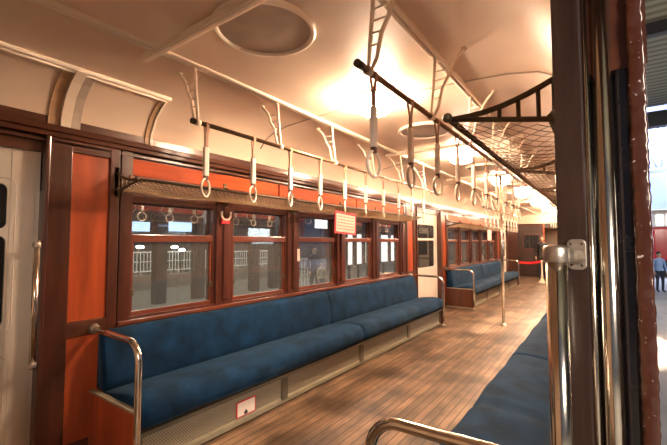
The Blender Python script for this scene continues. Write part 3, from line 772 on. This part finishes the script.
def notice(name, c, w, h, tilt, label, mats, rows):
    # hanging sheet facing +x and slightly towards the camera
    t = thing(name, c, label, 'sign', None); t.rotation_euler = (0, 0, 0)
    ca, sa = math.cos(tilt), math.sin(tilt)
    def Q(y, z, x): return (c[0] + x, c[1] + y * ca - z * sa, c[2] + y * sa + z * ca)
    def quad(b, y0, y1, z0, z1, x0, x1):
        vs = [Q(y, z, x) for x in (x0, x1) for y, z in ((y0, z0), (y1, z0), (y1, z1), (y0, z1))]
        b._new(vs, [(0, 1, 2, 3), (7, 6, 5, 4), (0, 4, 5, 1), (1, 5, 6, 2), (2, 6, 7, 3), (3, 7, 4, 0)])
    b = MB(); quad(b, 0, w, -h, 0, -.003, 0); s = b.build('board', mats[0], t)
    b = MB(); quad(b, .028, w - .028, -h + .022, -.028, 0, .0015); p = b.build('paper', mats[1], t)
    b = MB()
    for i in range(rows):
        z = -.055 - (h - .11) * i / max(1, rows - 1)
        y = .05
        while y < w - .06:
            l = random.uniform(.012, .028); quad(b, y, min(y + l, w - .05), z - .007, z + .007, .0015, .0022); y += l + .008
    b.build('print', mats[2], p)
    b = MB()
    for yy in (.05, w - .05): b.tube([Q(yy, 0, -.001), Q(yy, .045, -.001)], .002, 5)
    b.build('hanger', M['iron'], t)
    return t
notice('notice_sign', (-2.345, 3.335, 1.645), .43, .245, -.05, 'red bordered paper notice hanging from the left luggage rack', (M['red_print'], M['pink_paper'], M['ink']), 5)
notice('notice_sign', (-2.345, 9.95, 1.615), .42, .27, 0, 'pink paper notice hanging from the far left rack', (M['pink_paper'], M['paper'], M['pink_paper']), 2)
# small holder and tags on the window posts
t = thing('tag_holder', (-2.62, 2.11, 1.5), 'small red and ivory tag holder on the post right of the first window', 'holder')
b = MB(); b.box(-2.635, -2.612, 2.06, 2.145, 1.455, 1.505); b.build('red_tag', M['red_print'], t, bevel=.006)
b = MB(); b.tube([(-2.612, 2.055, 1.56), (-2.612, 2.057, 1.52), (-2.612, 2.075, 1.495), (-2.612, 2.10, 1.488), (-2.612, 2.13, 1.495), (-2.612, 2.147, 1.52), (-2.612, 2.149, 1.56)], .009, 8); b.build('ivory_hook', M['ring'], t)
b = MB(); b.box(-2.622, -2.616, 3.035, 3.075, 1.10, 1.23)
tag(b.build('post_label', M['pink_paper'], bevel=.002, loc=(-2.62, 3.05, 1.1)), 'small pale label on the post left of the third window', 'label')

# ------------------------------------------------------------------ people
def skin_mesh(nodes, edges, lv=2):
    me = bpy.data.meshes.new('tmp'); me.from_pydata([n[0] for n in nodes], edges, [])
    ob = bpy.data.objects.new('tmp', me); COL.objects.link(ob)
    md = ob.modifiers.new('s', 'SKIN'); md.use_smooth_shade = True
    for i, n in enumerate(nodes):
        r = n[1]; me.skin_vertices[0].data[i].radius = r if isinstance(r, tuple) else (r, r)
    me.skin_vertices[0].data[0].use_root = True
    md2 = ob.modifiers.new('u', 'SUBSURF'); md2.levels = lv
    dg = bpy.context.evaluated_depsgraph_get(); dg.update()
    r = bpy.data.meshes.new_from_object(ob.evaluated_get(dg))
    bpy.data.objects.remove(ob); bpy.data.meshes.remove(me)
    return r
def person(loc, H, face, label, top, bottom, long_coat=False, bend=.0):
    """standing figure, face = heading in radians (0 looks towards -y)"""
    k = H / 1.72
    N = []; E_ = []
    def nd(p, r, par=None):
        N.append((Vector(p), r)); i = len(N) - 1
        if par is not None: E_.append((par, i))
        return i
    pel = nd((0, 0, .93), (.145, .11)); wst = nd((0, 0, 1.08), (.125, .095), pel); ch = nd((0, .0, 1.27), (.155, .11), wst); sh = nd((0, .01, 1.40), (.10, .075), ch); nk = nd((0, .0, 1.48), (.052, .052), sh); nd((0, -.012, 1.55), (.05, .052), nk)
    hands = []
    for s in (-1, 1):
        hp = nd((s * .09, 0, .86), (.088, .09), pel); kn = nd((s * .10, -.015, .48), (.055, .06), hp); an = nd((s * .105, .02, .09), (.038, .042), kn)
        nd((s * .115, -.13, .035), (.038, .028), an)
        so = nd((s * .18, .01, 1.385), (.052, .055), sh); el = nd((s * .235, .03, 1.11), (.040, .042), so); wr_ = nd((s * .225, -.06, .885), (.026, .03), el); pm = nd((s * .222, -.085, .815), (.018, .036), wr_)
        hands.append((s, Vector((s * .222, -.085, .815))))
    meshes = [skin_mesh(N, E_)]
    for s, p in hands:
        for j, (dy, L) in enumerate(((-.030, .066), (-.011, .076), (.009, .071), (.027, .055))):
            a = p + Vector((0, dy, .0)); n_ = [(a, .010), (a + Vector((-s * .004, -.006, -L * .5)), .009), (a + Vector((-s * .016, -.008, -L * .85)), .008), (a + Vector((-s * .028, -.006, -L * 1.1)), .007)]
            meshes.append(skin_mesh(n_, [(0, 1), (1, 2), (2, 3)], 1))
        a = p + Vector((0, -.03, .045)); meshes.append(skin_mesh([(a, .012), (a + Vector((-s * .012, -.03, -.03)), .010), (a + Vector((-s * .02, -.04, -.06)), .008)], [(0, 1), (1, 2)], 1))
    bm = bmesh.new()
    for m_ in meshes: bm.from_mesh(m_)
    # head with nose, brow, ears and chin
    b = MB(); b.bm = bm
    b.ball((0, 0, 1.615), .1, (.77, .95, 1.13), 18)
    b.ball((0, -.035, 1.555), .06, (.85, .9, .8), 12)
    b.ball((0, -.098, 1.60), .018, (.8, 1.1, 1.3), 8)
    for s in (-1, 1): b.ball((s * .078, .01, 1.605), .026, (.35, .8, 1.2), 8)
    # skirt of a coat hides nothing else: trousers stay visible below
    if long_coat: b.lathe([(.13, 1.05), (.165, .95), (.185, .80), (.19, .66), (.17, .66), (.1, .9)], (0, 0, 0), 20)
    me = bpy.data.meshes.new('raw'); bm.to_mesh(me); bm.free()
    ob = bpy.data.objects.new('raw', me); COL.objects.link(ob)
    md = ob.modifiers.new('r', 'REMESH'); md.mode = 'VOXEL'; md.voxel_size = .0085; md.use_smooth_shade = True
    dg = bpy.context.evaluated_depsgraph_get(); dg.update()
    body = bpy.data.meshes.new_from_object(ob.evaluated_get(dg)); bpy.data.objects.remove(ob)
    body.name = 'person'
    body.materials.clear()
    for m_ in (M['skin'], M[top], M[bottom], M['shoe']): body.materials.append(m_)
    for p in body.polygons:
        c = p.center
        if c.z < .085: i = 3
        elif c.z > 1.475: i = 0
        elif abs(c.x) > .165 and c.z < .895: i = 0
        elif c.z < (.66 if long_coat else .93) and abs(c.x) < .2: i = 2
        else: i = 1
        p.material_index = i; p.use_smooth = True
    o = bpy.data.objects.new('person', body); COL.objects.link(o); o.location = loc; o.scale = (k, k, k); o.rotation_euler = (0, 0, face)
    ORG[o.name] = Vector()
    tag(o, label, 'person')
    b = MB(); b.ball((0, .012, 1.645), .105, (.80, .97, 1.02), 18)
    for v in [v for v in b.bm.verts if v.co.z < 1.60 or (v.co.y < -.04 and v.co.z < 1.665)]:
        v.co = Vector((v.co.x * .72, max(v.co.y, -.05) * .8 + .01, max(v.co.z, 1.575)))
    b.build('hair', M['hair'], o, smooth=True)
    for s in (-1, 1):
        b = MB(); b.ball((s * .03, -.086, 1.622), .011, (1.2, .5, .8), 8); b.build('eye', M['hair'], o)
    b = MB(); b.ball((0, -.087, 1.563), .014, (1.6, .4, .45), 8); b.build('mouth', M['belt_red'], o)
    return o
person((-1.78, 15.3, 0), 1.52, .15, 'person in dark coat standing behind the red belt at far end', 'cloth_black', 'cloth_navy', True)
person((1.27, 14.0, -.10), 1.12, .4, 'child in light blue shirt standing on the platform beyond the dark post', 'cloth_blue', 'cloth_navy')

# ------------------------------------------------------------------ outside, right-hand platform hall
b = MB(); b.box(.12, 14, -6, 40, -.30, -.10); tag(b.build('trim_90', M['concrete']), 'grey concrete platform outside', kind='structure')
b = MB(); b.box(.6, 9, -2, 13.0, 4.9, 4.96); cn = b.build('trim_91', M['corr']); tag(cn, 'corrugated platform canopy', kind='structure')
b = MB(); b.box(.6, 9, 12.9, 13.2, 4.35, 4.75); b.build('edge_beam', M['steel_dark'], cn)
for y in (3.0, 8.0):
    b = MB(); b.box(.6, 9, y - .06, y + .06, 4.7, 4.9); b.build('purlin', M['steel_dark'], cn)
b = MB(); b.box(-6, 16, 34, 34.2, -.1, 11); tag(b.build('wall_hall', M['blue_wall']), kind='structure')
b = MB(); b.box(13.8, 14, -6, 34, -.1, 9); tag(b.build('wall_hall_side', M['hall_dark']), kind='structure')
t = thing('roof_truss', (3, 26, 5), 'pale lattice roof truss under blue light outside at right', 'truss')
for i in range(3):
    yy = 24 + 2.6 * i
    b = MB()
    for z in (4.6 + .3 * i, 7.0 + .3 * i): b.tube([(-2, yy, z), (13, yy, z + .8)], .07, 6)
    b.build('chord', M['truss'], t)
    b = MB()
    for j in range(24):
        x = -2 + 15 * j / 24
        b.tube([(x, yy, 4.6 + .3 * i + .8 * j / 24), (x + .62, yy, 7.0 + .3 * i + .8 * (j + 1) / 24)], .05, 5)
        b.tube([(x + .62, yy + .3, 4.6 + .3 * i + .8 * (j + 1) / 24), (x - .3, yy + .3, 7.0 + .3 * i + .8 * j / 24)], .05, 5)
    b.build('web', M['truss'], t)
# red railcar at the far end of the hall
t = thing('railcar', (3.3, 20.5, -.1), 'red railcar standing at the end of the platform hall', 'railcar')
b = MB(); b.box(1.62, 4.6, 20, 31, .55, 1.92); bd = b.build('body', M['car_red'], t, bevel=.10, seg=4)
b = MB(); b.box(1.64, 4.58, 20.02, 30.98, 1.90, 2.48); b.build('upper_body', M['car_white'], t, bevel=.05, seg=3)
b = MB(); b.box(1.75, 4.47, 20.2, 30.8, .1, .56); b.build('underframe', M['steel_dark'], t)
b = MB(); b.box(1.62, 4.60, 19.97, 31.03, 2.46, 2.62); b.build('roof', M['vent_grey'], t, bevel=.06, seg=3)
for i, (xa, xb) in enumerate(((1.78, 2.0), (2.1, 2.9), (3.05, 3.7), (3.85, 4.45))):
    b = MB(); b.box(xa, xb, 19.99, 20.04, 1.98, 2.40); b.build('window', M['sign_soft' if i < 2 else 'door_glass'], t, bevel=.008)  # first two panes glow, standing in for bright reflections in the glass
for x in (2.6, 4.2):
    b = MB(); b.ball((x, 19.98, .85), .1, (1, .4, 1)); b.build('headlamp', M['car_white'], t)
b = MB(); b.tube([(3.1, 20.1, .42), (3.1, 19.6, .42)], .08, 10); b.build('coupler', M['steel_dark'], t)
# white fences along the platform, seen in the window reflections
def fence(x, ya, yb, label, z0=-.1, h=1.2):
    t = thing('platform_fence', (x, ya, z0), label, 'fence', 'white platform fences')
    b = MB(); b.box(x - .02, x + .02, ya, yb, z0 + h - .05, z0 + h); b.box(x - .015, x + .015, ya, yb, z0 + h * .55, z0 + h * .55 + .03); b.box(x - .015, x + .015, ya, yb, z0 + .12, z0 + .16); b.build('rails', M['white_rail'], t)
    n = int((yb - ya) / .14)
    for i in range(n + 1):
        y = ya + (yb - ya) * i / n
        b = MB(); b.box(x - .01, x + .01, y - .012, y + .012, z0 + (0 if i % 6 == 0 else .14), z0 + h - .02); b.build('picket', M['white_rail'], t)
    return t
fence(2.7, 1.6, 4.3, 'white picket fence nearest on the right-hand platform')
fence(2.7, 5.0, 8.4, 'white picket fence farther along the right-hand platform')
fence(-15.5, 7.3, 12.0, 'white picket fence outside the first left window', -.05, .96)
fence(-15.5, 12.4, 18.0, 'white picket fence outside the second left window', -.05, .90)
fence(-8.4, 9.5, 10.6, 'short white picket fence behind the people outside the third left window', -.55, 1.3)
def lightbox(c, sy, sz, face, mat, label, z0=-.1):
    t = thing('light_panel', c, label, 'light panel')
    b = MB(); b.box(c[0] - .05, c[0] + .05, c[1] - sy / 2 - .03, c[1] + sy / 2 + .03, c[2] - sz / 2 - .03, c[2] + sz / 2 + .03); b.build('case', M['steel_dark'], t)
    b = MB(); x = c[0] + face * .052; b.box(x - .004, x + .004, c[1] - sy / 2, c[1] + sy / 2, c[2] - sz / 2, c[2] + sz / 2); b.build('face', mat, t)
    b = MB(); b.box(c[0] - .04, c[0] + .04, c[1] - .04, c[1] + .04, z0, c[2] - sz / 2 - .03); b.build('post', M['steel_dark'], t)
lightbox((4.2, 6.4, 1.95), 2.2, .45, -1, M['sign_blue'], 'blue lit panel behind the right-hand fence')
lightbox((4.2, 9.6, 1.75), 2.0, 1.0, -1, M['sign_light'], 'large white lit panel behind the right-hand fence')
for y, wd, lb in ((12.62, .3, 'narrow white lit panel at left in the fourth left window'), (13.3, .35, 'second narrow white lit panel in the fourth left window'), (14.15, .65, 'wide white lit panel at right in the fourth left window'), (15.5, .6, 'white lit panel at left in the fifth left window'), (16.65, .95, 'wide white lit panel at right in the fifth left window')):
    lightbox((-8.2, y, 1.02), wd, 1.2, 1, M['sign_soft'], lb, -.55)
lightbox((-15.7, 10.4, 2.0), 1.9, .42, 1, M['sign_blue'], 'blue lit panel high outside the first left window')
lightbox((-15.7, 8.2, 1.95), .8, .4, 1, M['sign_blue'], 'small blue lit panel outside the first left window')
lightbox((-15.7, 20.6, 2.55), 1.4, .6, 1, M['sign_soft'], 'white lit panel high outside the third left window')
for y, lb in ((6.37, 'dark column standing in for a reflected post, leftmost behind the first left window'), (7.72, 'dark column standing in for a reflected post at right behind the first left window'), (10.2, 'dark column standing in for a reflected post, left one behind the second left window'), (11.25, 'dark column standing in for a reflected post, right one behind the second left window')):
    t = thing('silhouette', (-11, y, -.55), lb, 'silhouette', 'reflected post stand-ins outside the left windows')
    b = MB(); b.box(-11.15, -10.85, y - .17, y + .17, -.55, 5.9); b.build('shaft', M['steel_dark'], t, bevel=.02)  # added uprights stand in for wall posts reflected in the glass
person((-8.0, 10.15, -.55), 1.70, 1.2, 'adult in dark clothes standing outside the third left window', 'cloth_black', 'cloth_navy')
person((-7.6, 10.05, -.55), 1.22, 1.2, 'child in cream shirt standing outside the third left window', 'cloth_cream', 'cloth_navy')
for (x, y, z, lb) in ((-15.2, 7.95, 1.12, 'bright flood lamp above the fence outside the first left window'), (-15.2, 9.45, 1.10, 'second flood lamp above the fence outside the first left window'), (-15.2, 9.8, .98, 'lower flood lamp above the fence outside the first left window')):
    t = thing('flood_lamp', (x, y, z), lb, 'lamp', 'flood lamps outside the left windows')
    b = MB(); b.lathe([(0, .03), (.05, .03), (.07, 0), (.07, -.05), (.04, -.09), (0, -.09)], (x, y, z), 16); b.build('housing', M['steel_dark'], t)
    b = MB(); b.ball((x + .045, y, z - .01), .075, (.7, 2.2, .8)); b.build('lens', M['lens'], t)
    b = MB(); b.tube([(x, y, -.1), (x, y, z - .05)], .02, 8); b.build('post', M['steel_dark'], t)
# left-hand side: dim hall beyond the windows
b = MB(); b.box(-14.6, XL - .25, -6, 40, -.7, -.55); b.box(-21, -14.6, -6, 40, -.7, -.05); tag(b.build('trim_92', M['dark_platform']), 'dim paving outside the left windows', kind='structure')
b = MB(); b.box(-21.2, -21, -6, 40, -.1, 7); tag(b.build('wall_far_left', M['hall_dark']), kind='structure')

# ------------------------------------------------------------------ lights
def area(name, loc, tgt, size, power, col, sy=None):
    l = bpy.data.lights.new(name, 'AREA'); l.energy = power; l.color = col; l.size = size
    if sy: l.shape = 'RECTANGLE'; l.size_y = sy
    o = bpy.data.objects.new(name, l); COL.objects.link(o); o.location = loc
    o.rotation_euler = (Vector(tgt) - Vector(loc)).to_track_quat('-Z', 'Y').to_euler(); return o
area('hall_light', (4, 22, 10.5), (3, 30, 4), 6, 2400, (.55, .65, 1))
area('platform_light', (4.5, 9, 4.2), (4, 9, 0), 3, 75, (1, .95, .88), 14)
area('left_hall_light', (-10, 11, 6), (-10, 11, 0), 6, 900, (1, .96, .88), 20)
area('doorway_hall_light', (3.6, -2.6, 2.7), (-1.9, 1.4, 1.5), 1.6, 90, (1, .84, .70))
sp = bpy.data.lights.new('doorway_spot', 'SPOT'); sp.energy = 900; sp.color = (1, .78, .6); sp.spot_size = 1.0; sp.spot_blend = .2; sp.shadow_soft_size = .05
o = bpy.data.objects.new('doorway_spot', sp); COL.objects.link(o); o.location = (1.5, 6.8, 3.3); o.rotation_euler = (Vector((-1.2, 6.6, 0)) - o.location).to_track_quat('-Z', 'Y').to_euler()

w = bpy.data.worlds.new('hall_ambient'); SC.world = w; w.use_nodes = True
w.node_tree.nodes['Background'].inputs[0].default_value = (.55, .6, .75, 1); w.node_tree.nodes['Background'].inputs[1].default_value = .05

# ------------------------------------------------------------------ camera
cam = bpy.data.cameras.new('camera'); co = bpy.data.objects.new('camera', cam); COL.objects.link(co)
cam.sensor_fit = 'HORIZONTAL'; cam.sensor_width = 36; cam.lens = 36 * 379.25 / 667; cam.clip_start = .02
co.location = (0, 0, 1.3); co.rotation_euler = (PI / 2 + .0519687, 0, .617146)
SC.camera = co
SC.view_settings.view_transform = 'Standard'
SC.view_settings.exposure = 1.75
SC.cycles.use_denoising = True
SC.cycles.max_bounces = 8
SC.cycles.transparent_max_bounces = 16
